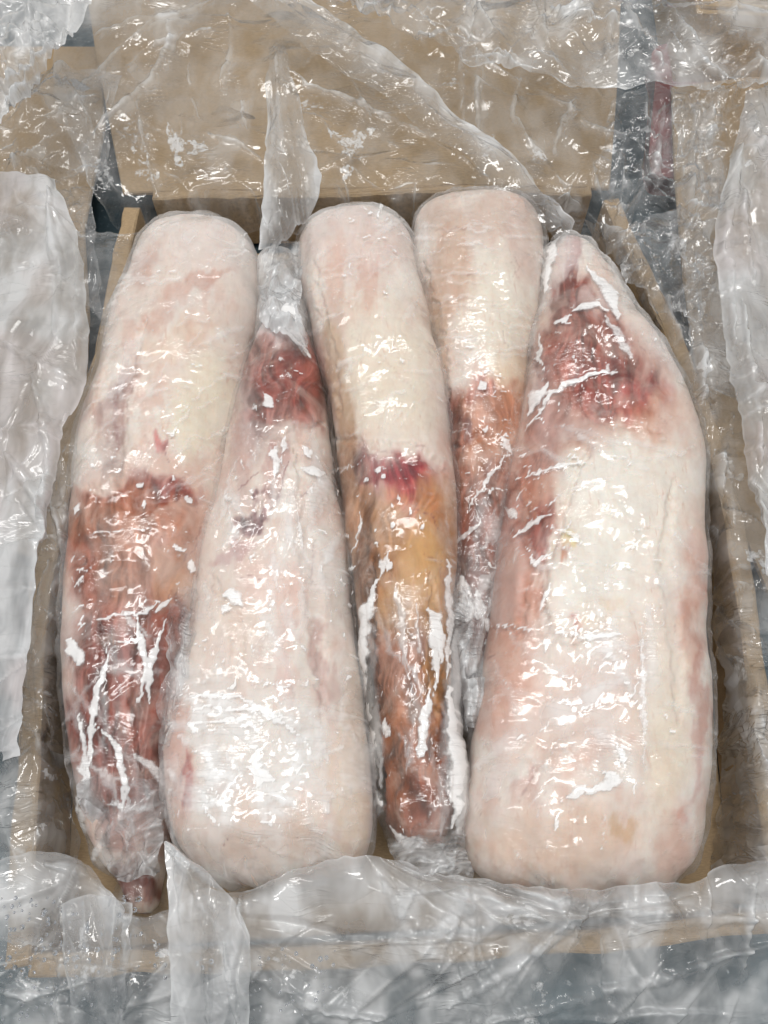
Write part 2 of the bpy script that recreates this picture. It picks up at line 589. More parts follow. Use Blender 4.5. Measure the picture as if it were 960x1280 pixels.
def strokes(px, py, lst, warp=0, seed=0):
    """max over polylines of a soft band; lst of (points, half width px, strength)"""
    out = np.zeros(px.shape)
    if warp:
        px = px + (fbm(px / 9, py / 9, seed, 3) - .5) * warp
        py = py + (fbm(px / 9, py / 9, seed + 7, 3) - .5) * warp
    fx, fy, fo = px.ravel(), py.ravel(), out.ravel()
    for pts, w, st in lst:
        p = np.asarray(pts, float)
        if len(p) == 1:
            p = np.concatenate([p, p + .1])
        pad = w * 2 + 2
        sel = np.where((fx > p[:, 0].min() - pad) & (fx < p[:, 0].max() + pad) & (fy > p[:, 1].min() - pad) & (fy < p[:, 1].max() + pad))[0]
        if not len(sel):
            continue
        x, y = fx[sel], fy[sel]
        best = np.zeros(len(sel))
        L = len(p) - 1
        for i in range(L):
            d = p[i + 1] - p[i]
            t = np.clip(((x - p[i, 0]) * d[0] + (y - p[i, 1]) * d[1]) / (d @ d + 1e-9), 0, 1)
            dist = np.hypot(x - p[i, 0] - t * d[0], y - p[i, 1] - t * d[1])
            g = (i + t) / L
            ww = w * (np.clip(1.25 - 2.0 * np.abs(g - .5), .25, 1)) if L > 1 or np.hypot(*d) > 3 else w
            best = np.maximum(best, np.clip(1.5 - dist / ww, 0, 1))
        fo[sel] = np.maximum(fo[sel], best * st)
    return fo.reshape(px.shape)


def dashes(r, n, x0, x1, y0, y1, ang, spread, lmin, lmax, w0, w1, s0=.5, s1=1.0):
    o = []
    for _ in range(n):
        x, y = r.uniform(x0, x1), r.uniform(y0, y1)
        a = rad(r.normal(ang, spread))
        l = r.uniform(lmin, lmax)
        dx, dy = math.cos(a) * l / 2, math.sin(a) * l / 2
        bx, by = r.normal(0, l * .12), r.normal(0, l * .12)
        o.append(([(x - dx, y - dy), (x + bx, y + by), (x + dx, y + dy)], r.uniform(w0, w1), r.uniform(s0, s1)))
    return o


def tops(rows, top, end_a=4, end_b=4, bot=.006):
    """add heights to (y, xl, xr) rows; the ends round off"""
    out = []
    n = len(rows)
    for i, r in enumerate(rows):
        y, xl, xr = r[:3]
        tp = r[3] if len(r) > 3 else top
        bt = r[4] if len(r) > 4 else bot
        out.append((y, xl, xr, tp, bt))
    return out


NR, NA = 340, 190
GROUP = 'film-wrapped meat pieces lying side by side in the box'


def meat(label, rows, top, base, blobs, veins, frost_glint, milk_strokes, wrap_rows, seed, milk0=.05, wr=1.0, milk_fn=None, grooves=()):
    top_y = rows[0][0]
    sink = {268: 17, 392: 6, 262: 18, 244: 20, 290: 12}[top_y]

    def lower(rr):
        return [(r[0] + sink * float(np.clip((top_y + 130 - r[0]) / 130, 0, 1)),) + tuple(r[1:]) for r in rr]
    rows, wrap_rows = lower(rows), lower(wrap_rows)
    rv = np.random.default_rng(seed + 500)
    veins = list(veins) + dashes(rv, 26, min(r[1] for r in rows), max(r[2] for r in rows), rows[2][0], rows[-3][0], 60, 50, 8, 34, .4, .8, .12, .4)
    root = empty('wrapped_meat', tuple(P((rows[5][1] + rows[5][2]) / 2, rows[5][0], .006)))
    tag(root, label, 'wrapped meat', GROUP)
    off = np.array(root.location)
    S = tops(rows, top)
    V = loft(S, NR, NA, seed)
    nn = normals(V)
    V = V + nn * lumps(V, seed)[..., None]
    V[..., 2] = np.maximum(V[..., 2], .0048)
    px, py = proj(V)
    alb = paint(px, py, base, blobs, seed)
    vs = strokes(px, py, veins, 8, seed + 2)[..., None]
    alb = np.clip(alb, 0, 1)
    lum = (alb @ np.array([.3, .55, .15]))[..., None]
    chroma = 1 + .22 * sstep(.40, .12, lum)
    alb = np.clip(lum + (alb - lum) * chroma, .004, 1) * (.46 + .47 * sstep(.05, .50, lum)) * np.array([1.0, 1.0, .97])
    alb = alb * (1 - vs) + lin((120, 40, 40)) * vs
    # soft grooves of the tissue
    gro = strokes(px, py, [(p, w * 3, s) for p, w, s in veins], 8, seed + 2)
    V = V - nn * (gro * .0006)[..., None]
    for gp, gw, gd in grooves:
        V = V - nn * (gd * sstep(0, 1, strokes(px, py, [(gp, gw, 1.0)], 14, seed + 5)))[..., None]
    mesh_obj('meat', V.reshape(-1, 3) - off, grid_faces(NR, NA, True), MEAT, root, colors={'albedo': alb.reshape(-1, 3)})
    # cling film
    W = loft(tops(wrap_rows, top), NR, NA, seed)
    wn = normals(W)
    x, y, z = W[..., 0], W[..., 1], W[..., 2]
    px, py = proj(W)
    t = np.linspace(0, 1, NR)[:, None]
    ang = np.arange(NA)[None, :] / NA
    fr = strokes(px, py, [f for i, f in enumerate(frost_glint) if len(f[0]) > 3 or f[1] > 2.2 or i % 2], 9, seed + 6)  # ice and bubbles, plus reflections of the folded film painted white
    mk = strokes(px, py, milk_strokes, 10, seed + 8)
    ends = sstep(.10, 0, t) + sstep(.86, 1, t)
    # fine stretch wrinkles running round the piece, and longer ones along it
    wob = (fbm(x * 40, y * 40, seed, 3) - .5)
    around = tri(y * 150 + x * 45 + wob * 5) * sstep(.45, .7, fbm(x * 26, y * 26, seed + 3, 2))
    diag = tri(y * 70 - x * 110 + wob * 4) * sstep(.5, .7, fbm(x * 22 + 5, y * 22, seed + 13, 2))
    along = tri(x * 130 + y * 18 + wob * 4) * sstep(.5, .72, fbm(x * 24 + 9, y * 24, seed + 23, 2))
    cr = crumple(x + z * .4, y, .018, seed + 31, 6)
    disp = .0023 + wr * (.00035 * (around + diag + along) + cr * (.0006 + .0022 * np.clip(ends, 0, 1))) + .0006 * np.clip(fr, 0, 1) + .0006 * mk
    t1, k1 = tents(x + .5 * z, y, 110, seed + 60, (.008, .05), (.0016, .0042), (.0004, .0010), 15, 28)
    t2, k2 = tents(x + .5 * z, y, 70, seed + 61, (.012, .06), (.0016, .0040), (.0004, .0010), 85, 22)
    disp = disp + (t1 + t2) * wr
    W = W + wn * (lumps(W, seed) + disp)[..., None]
    W[..., 2] = np.maximum(W[..., 2], .0044)
    px, py = proj(W)
    crease = np.clip(around + diag + along - .75, 0, 1)
    deep = sstep(.40, .16, paint(px, py, base, blobs, seed) @ np.array([.3, .55, .15]))
    milk = milk0 * (1 - .75 * deep) * (.25 + 1.3 * sstep(.42, .66, fbm(px / 40, py / 55, seed + 40, 4))) + .5 * mk + .10 * crease + .22 * np.maximum(k1, k2) + .08 * np.clip(ends, 0, 1)
    if milk_fn is not None:
        milk = milk + milk_fn(px, py)
    mesh_obj('cling_film', W.reshape(-1, 3) - off, grid_faces(NR, NA, True), WRAP, root,
             attrs={'milk': np.clip(milk, 0, .95), 'frost_glint': fr, 'relief': np.ones(fr.shape)})
    return root


# --- left piece
rA = np.random.default_rng(1)
rows = [(268, 238, 252, .050, .044), (276, 208, 284, .070, .030), (292, 188, 306, .084, .018), (318, 174, 322, .092), (360, 160, 327), (410, 143, 322), (460, 127, 312),
        (510, 110, 303), (560, 99, 294), (620, 92, 283), (700, 88, 268), (770, 85, 254, .092), (850, 89, 238, .088), (920, 96, 226, .082),
        (980, 105, 216, .074), (1030, 113, 212, .064), (1070, 132, 206, .054), (1100, 154, 200, .044, .010), (1128, 164, 196, .038, .014), (1140, 174, 188, .030, .022)]
bl = [(245, 300, 75, 38, 0, (226, 208, 200), .8), (250, 352, 52, 9, -32, (196, 128, 98), .55), (205, 395, 36, 8, -38, (200, 138, 112), .45), (182, 335, 16, 34, 10, (196, 146, 122), .6),
      (230, 420, 50, 20, -25, (222, 190, 165), .5), (255, 505, 42, 62, 8, (232, 220, 200), .85), (150, 515, 13, 46, 18, (150, 102, 98), .6), (165, 470, 9, 30, 18, (175, 130, 120), .5),
      (143, 575, 16, 22, 0, (150, 110, 98), .6), (207, 556, 8, 14, -20, (190, 70, 62), .8), (200, 600, 60, 30, 0, (214, 165, 140), .6),
      (205, 618, 48, 16, 12, (166, 54, 50), .9, .6), (222, 626, 20, 9, 10, (124, 42, 46), .8, .6), (140, 622, 50, 16, 0, (178, 100, 78), .8),
      (160, 690, 100, 74, 0, (184, 118, 88), .95), (215, 725, 30, 32, 0, (206, 152, 114), .6), (128, 700, 14, 60, 0, (150, 100, 80), .5), (110, 720, 22, 40, 0, (178, 96, 74), .6),
      (165, 790, 90, 45, 0, (160, 88, 68), .9), (210, 790, 26, 40, 20, (176, 92, 70), .7), (135, 800, 30, 25, 0, (140, 72, 64), .6), (150, 900, 70, 110, 0, (142, 66, 52), .95), (165, 880, 20, 60, 0, (168, 86, 66), .6),
      (150, 1000, 50, 40, 0, (156, 90, 76), .9), (170, 1045, 50, 26, 0, (196, 150, 138), .9), (180, 1110, 40, 28, 0, (128, 58, 54), .95)]
veins = [([(150, 470), (140, 520), (150, 570)], 2, .4), ([(230, 700), (245, 680), (262, 640)], .8, .5), ([(215, 545), (205, 560), (212, 580)], 1, .6)]
frost_glints = [([(108, 780), (150, 770), (182, 764), (200, 752)], 2.6, .9), ([(170, 766), (176, 800), (186, 850), (188, 880)], 5, 1), ([(206, 774), (192, 815), (180, 850), (172, 880)], 3.5, .95),
       ([(136, 812), (128, 850), (118, 905), (116, 970)], 4, .95), ([(92, 800), (102, 820), (106, 832)], 9, 1), ([(122, 905), (148, 935), (158, 985), (152, 1012)], 4.5, .9),
       ([(105, 890), (112, 960), (118, 1020)], 5, .8), ([(165, 940), (190, 960), (205, 985)], 7, .75), ([(130, 1000), (170, 1010), (205, 1005)], 6, .7), ([(150, 805), (168, 800), (178, 806)], 2.5, .9),
       ([(100, 638), (106, 642)], 8, 1), ([(182, 630), (182, 637)], 5, 1), ([(230, 622), (236, 630)], 4.5, 1), ([(98, 670), (140, 668), (192, 664)], 1.5, .8), ([(120, 582), (116, 588)], 5, .8), ([(215, 682), (228, 690)], 4, .9),
       ([(238, 700), (236, 716)], 5, .9), ([(170, 612), (178, 608)], 4, .9), ([(205, 540), (216, 546), (222, 536)], 3.5, .9), ([(160, 990), (165, 1025), (160, 1060)], 7, .6), ([(195, 765), (212, 748)], 4, .9)]
frost_glints += dashes(rA, 70, 95, 270, 520, 760, -12, 25, 2, 12, .8, 2.2, .6, 1) + dashes(rA, 26, 92, 112, 690, 800, -50, 12, 8, 18, .9, 1.8) + dashes(rA, 50, 150, 320, 290, 520, -28, 18, 4, 22, .6, 1.4, .4, .9)
mil = dashes(rA, 40, 110, 320, 300, 640, -25, 14, 30, 90, 1, 3, .2, .5) + dashes(rA, 24, 95, 225, 770, 1060, 80, 30, 30, 90, 2, 6, .3, .8) + [([(150, 490), (165, 440), (180, 420)], 10, .5)]
wrows = [(266, 236, 254, .052, .044)] + [(r[0], r[1] - 1, r[2] + 1) + tuple(r[3:]) for r in rows[1:-2]] + [(1132, 150, 206, .040, .010), (1150, 165, 200, .032, .016)]
M1 = meat('pale wrapped meat with red lower half, against the left box wall', rows, .094, (228, 211, 201), bl, veins, frost_glints, mil, wrows, 11, .10,
     milk_fn=lambda x, y: .16 * sstep(480, 330, y) - .1 * sstep(1080, 1110, y), grooves=[([(180, 400), (155, 480), (145, 580), (160, 640)], 9, .0026), ([(110, 610), (170, 635), (225, 622)], 8, .002), ([(180, 760), (170, 850), (176, 960)], 8, .003), ([(125, 780), (130, 880), (140, 990)], 7, .0025), ([(210, 300), (245, 350), (285, 340)], 8, .0015)])

# --- second piece
rA = np.random.default_rng(2)
rows = [(392, 350, 362, .056, .050), (402, 338, 374, .070, .034), (425, 322, 388, .080, .02), (460, 308, 400, .084), (510, 296, 410, .086), (560, 288, 416), (610, 279, 422), (660, 266, 430), (710, 252, 436), (760, 240, 441),
        (820, 226, 447), (880, 218, 453), (940, 213, 460), (1000, 215, 464, .096), (1040, 222, 463, .092), (1070, 240, 455, .080, .012), (1092, 268, 438, .066, .024), (1104, 310, 400, .054, .036), (1108, 340, 370, .048, .042)]
bl = [(325, 490, 40, 84, 0, (152, 106, 100), .85, .6), (372, 472, 42, 66, -15, (162, 76, 64), .93, .5), (360, 520, 60, 14, 0, (178, 118, 108), .8), (345, 395, 40, 22, 0, (222, 205, 205), .9),
      (325, 645, 34, 12, -38, (140, 66, 76), .9), (300, 690, 30, 10, -30, (190, 140, 140), .6), (352, 590, 9, 30, 15, (178, 110, 104), .5), (300, 580, 22, 60, 0, (196, 160, 152), .6),
      (395, 830, 9, 60, -12, (186, 134, 124), .6), (360, 860, 9, 40, -10, (205, 160, 150), .5), (345, 730, 40, 30, 0, (228, 196, 184), .7), (360, 760, 16, 50, 0, (220, 175, 160), .5),
      (226, 930, 14, 110, 2, (214, 156, 136), .7), (230, 975, 5, 22, 0, (180, 62, 54), .75), (440, 960, 20, 140, 0, (226, 196, 166), .75), (330, 930, 70, 60, 0, (230, 222, 216), .8),
      (310, 1040, 90, 40, 0, (226, 198, 180), .8), (280, 800, 40, 60, 0, (226, 205, 192), .6)]
veins = [([(360, 578), (352, 605), (340, 632), (322, 640)], 1.1, .8), ([(343, 590), (330, 610), (342, 625)], .8, .7), ([(355, 616), (375, 618), (392, 614)], .7, .7), ([(395, 675), (390, 705), (392, 730)], .7, .6),
         ([(322, 590), (308, 600), (300, 615)], .8, .6), ([(300, 720), (320, 722), (345, 728)], .7, .5), ([(270, 1060), (290, 1048), (300, 1050)], .8, .7), ([(225, 960), (228, 985)], 1.6, .6)]
frost_glints = [([(282, 744), (296, 746), (304, 756)], 9, 1), ([(286, 756), (280, 768)], 6, .9), ([(336, 372), (356, 392), (384, 448)], 9, .95), ([(330, 495), (340, 510)], 6, .9), ([(378, 556), (388, 572)], 5, .95), ([(340, 570), (346, 566)], 8, 1),
       ([(374, 590), (404, 592)], 7, .75), ([(358, 545), (352, 570)], 4, .8), ([(225, 870), (300, 872), (370, 905)], 3, .8), ([(250, 885), (330, 890), (380, 925)], 3.5, .85), ([(240, 905), (300, 900), (345, 930)], 3, .8),
       ([(320, 940), (324, 985)], 8, .85), ([(310, 960), (345, 975)], 7, .8), ([(345, 560), (346, 600)], 4, .8), ([(372, 640), (376, 690)], 3, .6)]  # first two strokes paint the lamp's glint on the lower end
frost_glints += dashes(rA, 130, 250, 440, 540, 860, 78, 30, 3, 18, .7, 2.0, .5, 1) + dashes(rA, 120, 225, 440, 850, 1040, 28, 35, 6, 34, .8, 2.2, .5, 1) + dashes(rA, 60, 290, 370, 420, 640, 50, 30, 4, 20, .7, 1.5, .4, .9)
mil = dashes(rA, 40, 230, 400, 880, 1020, 30, 30, 30, 80, 3, 9, .3, .8) + dashes(rA, 30, 250, 420, 560, 860, 80, 20, 30, 90, 2, 6, .2, .6) + [([(340, 340), (355, 380), (370, 430)], 14, .7)]
wrows = [(318, 340, 356, .060, .052), (330, 330, 370, .066, .040), (360, 328, 376, .072, .030)] + [(r[0], r[1] - 1, r[2] + 1) + tuple(r[3:]) for r in rows[2:]]
M2 = meat('wrapped meat with dark red top and wide white lower end, second from left', rows, .094, (228, 211, 201), bl, veins, frost_glints, mil, wrows, 22, .10,
     milk_fn=lambda x, y: .14 * np.exp(-((x - 325) / 70) ** 2 - ((y - 950) / 90) ** 2) + .12 * sstep(520, 640, y) + .3 * sstep(430, 370, y), grooves=[([(372, 560), (385, 680), (398, 800), (405, 900)], 9, .0025), ([(300, 660), (330, 640), (352, 590)], 7, .002), ([(310, 540), (360, 545), (405, 530)], 7, .002), ([(262, 720), (300, 790), (290, 860)], 9, .0018)])

# --- middle piece
rA = np.random.default_rng(3)
rows = [(262, 436, 452, .056, .048), (268, 408, 484, .074, .032), (282, 386, 503, .090, .02), (305, 375, 514, .098), (350, 377, 522), (410, 391, 535), (460, 403, 545), (510, 415, 554), (560, 423, 561), (620, 430, 567),
        (690, 436, 570), (760, 445, 568), (820, 455, 566, .094), (900, 465, 566, .086), (960, 471, 566, .080), (1010, 477, 566, .074), (1040, 486, 560, .066), (1056, 500, 548, .056, .02), (1062, 515, 535, .046, .03)]
bl = [(450, 300, 70, 40, 0, (224, 204, 198), .7), (425, 360, 18, 70, -10, (214, 172, 154), .6), (465, 350, 8, 40, 10, (206, 150, 130), .4), (485, 460, 62, 85, -8, (232, 219, 202), .85), (428, 500, 18, 90, -8, (196, 160, 126), .8), (412, 440, 14, 40, 0, (214, 178, 140), .6),
      (500, 690, 90, 95, 0, (196, 138, 84), .97, .35), (440, 610, 22, 60, 0, (184, 128, 86), .8), (462, 576, 20, 16, 0, (122, 92, 92), .7), (508, 594, 48, 27, 16, (184, 66, 70), .9, .6), (500, 586, 34, 16, 12, (162, 42, 54), .8, .6), (520, 640, 30, 16, 0, (190, 96, 76), .5),
      (545, 640, 20, 40, 0, (206, 140, 86), .6), (528, 725, 34, 60, 0, (212, 164, 104), .75), (452, 700, 15, 80, 4, (132, 88, 66), .75), (500, 760, 30, 40, 0, (206, 156, 98), .7),
      (505, 910, 84, 130, 0, (162, 98, 62), .97), (475, 860, 12, 90, 0, (130, 80, 58), .6), (545, 820, 16, 70, 0, (200, 148, 88), .7), (500, 830, 24, 30, 0, (178, 124, 100), .6), (525, 1000, 50, 70, 0, (152, 80, 54), .85, .6), (500, 970, 24, 90, 0, (158, 96, 58), .6)]
veins = [([(520, 635), (540, 645), (552, 665)], .9, .6), ([(530, 690), (545, 700), (556, 702)], .7, .4), ([(470, 560), (500, 565)], 1, .3), ([(440, 420), (470, 440), (500, 470), (530, 500)], .7, .2)]
frost_glints = [([(472, 726), (462, 765), (456, 830), (458, 880)], 7, 1), ([(484, 690), (474, 725)], 4, .8), ([(452, 640), (452, 660), (446, 690)], 2.5, .8), ([(488, 702), (484, 712)], 5, 1), ([(534, 760), (542, 775), (546, 860)], 6.5, 1), ([(548, 780), (552, 830)], 5, .9), ([(540, 860), (530, 900), (524, 940)], 6, .9), ([(520, 935), (532, 938)], 12, 1),
       ([(556, 700), (560, 760), (558, 850)], 5, .8), ([(462, 880), (466, 940), (478, 1010)], 4, .9), ([(560, 860), (566, 950), (562, 1030)], 9, .8), ([(490, 1030), (515, 1052), (535, 1050)], 8, .8), ([(480, 900), (486, 920)], 5, .8)]
for cx, cy, rr_ in [(461, 602, 4), (472, 589, 3.5), (481, 598, 6), (512, 642, 5), (492, 656, 6), (525, 650, 4), (528, 661, 5), (469, 662, 4.5), (472, 680, 5), (439, 668, 4.5), (497, 625, 2.5), (445, 710, 6), (446, 742, 4), (485, 700, 4), (492, 634, 2.5)]:
    frost_glints.append(([(cx - rr_ * .3, cy - rr_ * .3), (cx + rr_ * .3, cy + rr_ * .3)], rr_ * .75, 1.1))
frost_glints += dashes(rA, 60, 385, 530, 300, 470, 20, 50, 3, 12, .7, 1.8, .5, .9) + dashes(rA, 46, 420, 530, 530, 620, -25, 12, 10, 40, .5, 1.1, .4, .8) + dashes(rA, 40, 470, 560, 860, 1040, 80, 30, 2, 10, .6, 1.5, .5, .9) + dashes(rA, 40, 440, 510, 262, 300, 30, 60, 3, 14, .8, 2, .5, 1)
mil = [([(568, 790), (572, 900), (570, 1040)], 12, .9), ([(555, 880), (560, 1000)], 8, .6), ([(470, 780), (462, 900), (475, 1020)], 6, .6)] + dashes(rA, 26, 400, 540, 290, 560, -30, 18, 30, 70, 1.5, 3, .2, .5) + dashes(rA, 16, 460, 570, 780, 1040, 86, 8, 40, 120, 2, 5, .3, .7)
wrows = [(258, 430, 458, .058, .048)] + [(r[0], r[1] - 1, r[2] + 1) + tuple(r[3:]) for r in rows[1:12]] + [(820, 453, 572, .094), (900, 463, 576, .086), (960, 468, 580, .080), (1020, 476, 582, .074), (1050, 488, 580, .066), (1074, 505, 584, .058), (1094, 530, 580, .05, .03)]
M3 = meat('middle wrapped meat, cream top turning orange brown with white bubbles', rows, .102, (228, 211, 201), bl, veins, frost_glints, mil, wrows, 33, .07, 1.0,
     milk_fn=lambda x, y: .22 * sstep(300, 260, y) + .15 * sstep(1055, 1075, y), grooves=[([(425, 545), (470, 562), (520, 560), (560, 590)], 9, .0022), ([(466, 700), (460, 800), (468, 930), (480, 1020)], 8, .0028), ([(540, 720), (545, 820), (540, 950)], 7, .002), ([(392, 330), (410, 430), (425, 520)], 7, .0015)])

# --- fourth piece, sunk between its neighbours
rA = np.random.default_rng(4)
rows = [(244, 588, 600, .056, .048), (248, 556, 632, .074, .034), (260, 530, 658, .090, .02), (282, 517, 672, .098), (320, 514, 677), (365, 522, 674), (410, 532, 667), (460, 541, 660, .094), (510, 549, 654, .088), (560, 556, 648, .080),
        (620, 560, 640, .070), (690, 562, 630, .062), (760, 566, 622, .054), (830, 572, 616, .048), (890, 580, 608, .042), (905, 590, 600, .03, .02)]
bl = [(600, 270, 80, 30, 0, (206, 178, 162), .8), (620, 380, 44, 62, 0, (234, 224, 210), .9), (560, 340, 26, 60, 10, (200, 164, 140), .7), (548, 430, 18, 60, 0, (206, 172, 140), .7), (640, 470, 26, 40, 0, (226, 200, 170), .7), (655, 300, 18, 50, 0, (214, 186, 174), .6),
      (612, 520, 46, 46, 0, (194, 122, 84), .9), (605, 490, 18, 16, 0, (196, 104, 84), .6), (568, 530, 18, 50, 0, (150, 98, 88), .85), (595, 610, 50, 60, 0, (168, 106, 84), .9), (610, 560, 30, 20, 0, (206, 140, 100), .6), (600, 690, 50, 70, 0, (150, 86, 70), .9), (590, 820, 50, 110, 0, (128, 78, 68), .9)]
veins = [([(545, 290), (570, 285), (600, 288)], 1, .3)]
frost_glints = [([(570, 560), (590, 520), (610, 495)], 2, .9), ([(600, 480), (606, 488)], 6, .9), ([(585, 640), (610, 600), (630, 570)], 2.5, .8), ([(580, 720), (590, 780)], 6, .9), ([(596, 740), (606, 790)], 6, .9), ([(578, 820), (590, 860)], 6, .8), ([(566, 690), (600, 650)], 3, .7), ([(584, 435), (590, 440)], 3, .9), ([(603, 464), (610, 468)], 4, .9), ([(604, 536), (612, 540)], 3, .9), ([(625, 545), (632, 570)], 4, .8)]
frost_glints += dashes(rA, 60, 560, 640, 470, 640, 12, 12, 12, 40, .5, 1.1, .4, .9) + dashes(rA, 40, 560, 625, 640, 890, 60, 45, 6, 26, .8, 2.0, .5, 1) + dashes(rA, 50, 525, 670, 260, 460, 4, 10, 20, 60, .4, .9, .3, .7)
mil = dashes(rA, 30, 520, 672, 270, 480, 2, 8, 40, 110, 1, 2.5, .2, .5) + dashes(rA, 10, 560, 620, 640, 900, 70, 40, 20, 60, 3, 8, .3, .8)
wrows = [(240, 584, 604, .058, .048)] + [(r[0], r[1] - 1, r[2] + 1) + tuple(r[3:]) for r in rows[1:-2]] + [(890, 576, 612, .046), (925, 584, 604, .04, .02)]
M4 = meat('wrapped meat with cream top and narrow brown tail, second from right', rows, .102, (228, 211, 201), bl, veins, frost_glints, mil, wrows, 44, .08, 1.3,
     milk_fn=lambda x, y: .1 * sstep(640, 760, y) + .12 * sstep(560, 520, x), grooves=[([(530, 330), (545, 420), (560, 500)], 8, .002), ([(560, 560), (600, 545), (640, 560)], 6, .002)])

# --- right piece
rA = np.random.default_rng(5)
rows = [(290, 700, 712, .060, .052), (299, 692, 722, .068, .042), (325, 680, 742, .080, .02), (360, 671, 768, .086), (400, 665, 788, .092), (450, 658, 820), (500, 650, 850), (560, 640, 872), (620, 630, 878), (700, 619, 880),
        (780, 611, 880), (860, 603, 879), (930, 593, 877), (1000, 584, 877), (1050, 583, 872, .098), (1085, 594, 858, .088, .012), (1108, 625, 832, .072, .026), (1120, 680, 800, .058, .040), (1124, 720, 760, .052, .046)]
bl = [(720, 322, 11, 42, -8, (150, 62, 54), .9), (705, 310, 22, 28, 0, (226, 206, 204), .6), (718, 362, 28, 26, 0, (160, 78, 62), .95), (745, 385, 30, 20, 20, (214, 190, 186), .6), (706, 440, 46, 66, 8, (172, 100, 82), .93), (750, 460, 78, 62, 20, (170, 98, 84), .88),
      (795, 488, 40, 26, 20, (188, 84, 80), .85, .6), (750, 500, 44, 26, 0, (182, 96, 84), .9), (822, 520, 36, 26, 0, (206, 148, 118), .65, .7), (720, 540, 60, 30, 0, (196, 140, 116), .9), (676, 560, 34, 80, 4, (180, 122, 106), .9), (648, 650, 30, 60, 0, (190, 112, 88), .9), (680, 620, 26, 40, 0, (200, 140, 116), .8), (638, 740, 26, 54, 0, (208, 146, 124), .9), (672, 665, 12, 40, 12, (174, 86, 74), .7),
      (775, 620, 84, 80, 0, (238, 232, 223), .95, .4), (745, 725, 66, 62, 0, (238, 232, 224), .93, .4), (830, 640, 44, 80, 0, (236, 226, 216), .85), (704, 682, 12, 10, 0, (226, 206, 150), .8), (692, 700, 4, 14, 0, (196, 120, 80), .7), (722, 778, 8, 5, -20, (186, 76, 66), .85), (745, 765, 26, 14, -20, (232, 206, 176), .6),
      (867, 760, 15, 100, 2, (204, 146, 124), .7, .7), (835, 800, 22, 60, 0, (226, 200, 186), .6), (636, 850, 34, 90, 0, (212, 158, 138), .8), (720, 890, 70, 60, 0, (226, 198, 186), .6), (745, 940, 40, 16, -20, (214, 164, 142), .5), (660, 985, 10, 26, 24, (196, 132, 112), .6), (830, 900, 32, 130, 0, (230, 216, 198), .8),
      (700, 1050, 100, 50, 0, (228, 198, 178), .8), (850, 1060, 28, 30, 0, (208, 150, 128), .5, .7), (780, 1030, 10, 30, -10, (206, 164, 120), .6), (862, 1030, 12, 10, 0, (206, 120, 90), .5), (872, 900, 8, 120, 0, (196, 136, 120), .6)]
veins = [([(648, 1000), (660, 980), (670, 955)], 1.4, .5), ([(675, 700), (678, 740), (690, 785)], 1.2, .4), ([(690, 940), (720, 930)], .8, .4)]
frost_glints = [([(700, 300), (690, 330), (684, 370)], 6, .8), ([(735, 340), (758, 370), (770, 400)], 8, .85), ([(655, 540), (690, 490), (740, 468), (770, 466)], 3.5, .9), ([(660, 520), (672, 495), (690, 480)], 6, .9), ([(640, 600), (690, 585), (740, 580)], 2.5, .9), ([(680, 420), (676, 450), (684, 460)], 3, .9), ([(715, 395), (735, 388), (760, 392)], 5, .85), ([(694, 410), (718, 400)], 3, .9),
       ([(755, 400), (775, 430), (790, 450)], 7, .7), ([(634, 636), (650, 650)], 6, .8), ([(645, 672), (668, 655), (690, 645)], 4, .9), ([(662, 690), (672, 710), (688, 690)], 2.5, .9), ([(676, 770), (690, 730)], 3, .9), ([(684, 792), (740, 798), (790, 790)], 3, .9), ([(680, 800), (684, 815)], 4, .9), ([(610, 782), (650, 786), (680, 792)], 2, .8), ([(690, 660), (720, 672), (728, 680)], 4, .8), ([(705, 665), (716, 650)], 3, .8),
       ([(740, 985), (770, 975), (750, 965)], 7, .9), ([(700, 1000), (720, 990), (760, 985)], 5, .9), ([(750, 1000), (752, 1060)], 2.5, .7), ([(698, 1015), (694, 1035)], 3, .8), ([(680, 1010), (700, 1000)], 2, .8), ([(770, 930), (780, 960)], 4, .8), ([(800, 780), (802, 960)], 5, .6)]  # leading strokes are glints painted white on the lower body
frost_glints += dashes(rA, 110, 670, 830, 340, 540, -20, 45, 3, 16, .7, 2.0, .5, 1) + dashes(rA, 90, 640, 860, 540, 720, 18, 30, 8, 34, .5, 1.4, .4, .9) + dashes(rA, 90, 620, 840, 780, 1000, 10, 40, 5, 26, .6, 1.8, .5, 1) + dashes(rA, 40, 640, 700, 560, 700, -30, 20, 8, 26, .7, 2.0, .5, 1)
mil = dashes(rA, 40, 640, 860, 540, 960, 20, 30, 40, 120, 2, 6, .2, .5) + [([(600, 960), (680, 900), (780, 850)], 14, .45), ([(810, 760), (806, 960)], 12, .5), ([(760, 320), (800, 400), (850, 480)], 16, .55), ([(690, 310), (675, 380), (665, 440)], 8, .5), ([(640, 940), (610, 1000)], 14, .4)]
wrows = [(288, 692, 720, .062, .052)] + [(r[0], r[1] - 1, r[2] + 1) + tuple(r[3:]) for r in rows[1:]]
M5 = meat('largest wrapped meat, pointed red top and broad white body on the right', rows, .104, (228, 211, 201), bl, veins, frost_glints, mil, wrows, 55, .10,
     milk_fn=lambda x, y: .14 * sstep(340, 300, y) + .10 * np.exp(-((x - 760) / 90) ** 2 - ((y - 900) / 140) ** 2), grooves=[([(742, 545), (704, 640), (684, 690), (674, 740), (680, 790), (720, 800), (765, 778)], 7, .0032), ([(640, 590), (660, 680), (650, 790)], 8, .0022), ([(842, 600), (830, 700), (846, 800), (848, 900)], 9, .0022), ([(690, 480), (740, 520), (830, 540)], 8, .002), ([(650, 990), (690, 920), (790, 870)], 10, .0018), ([(612, 785), (680, 796)], 4, .002)])

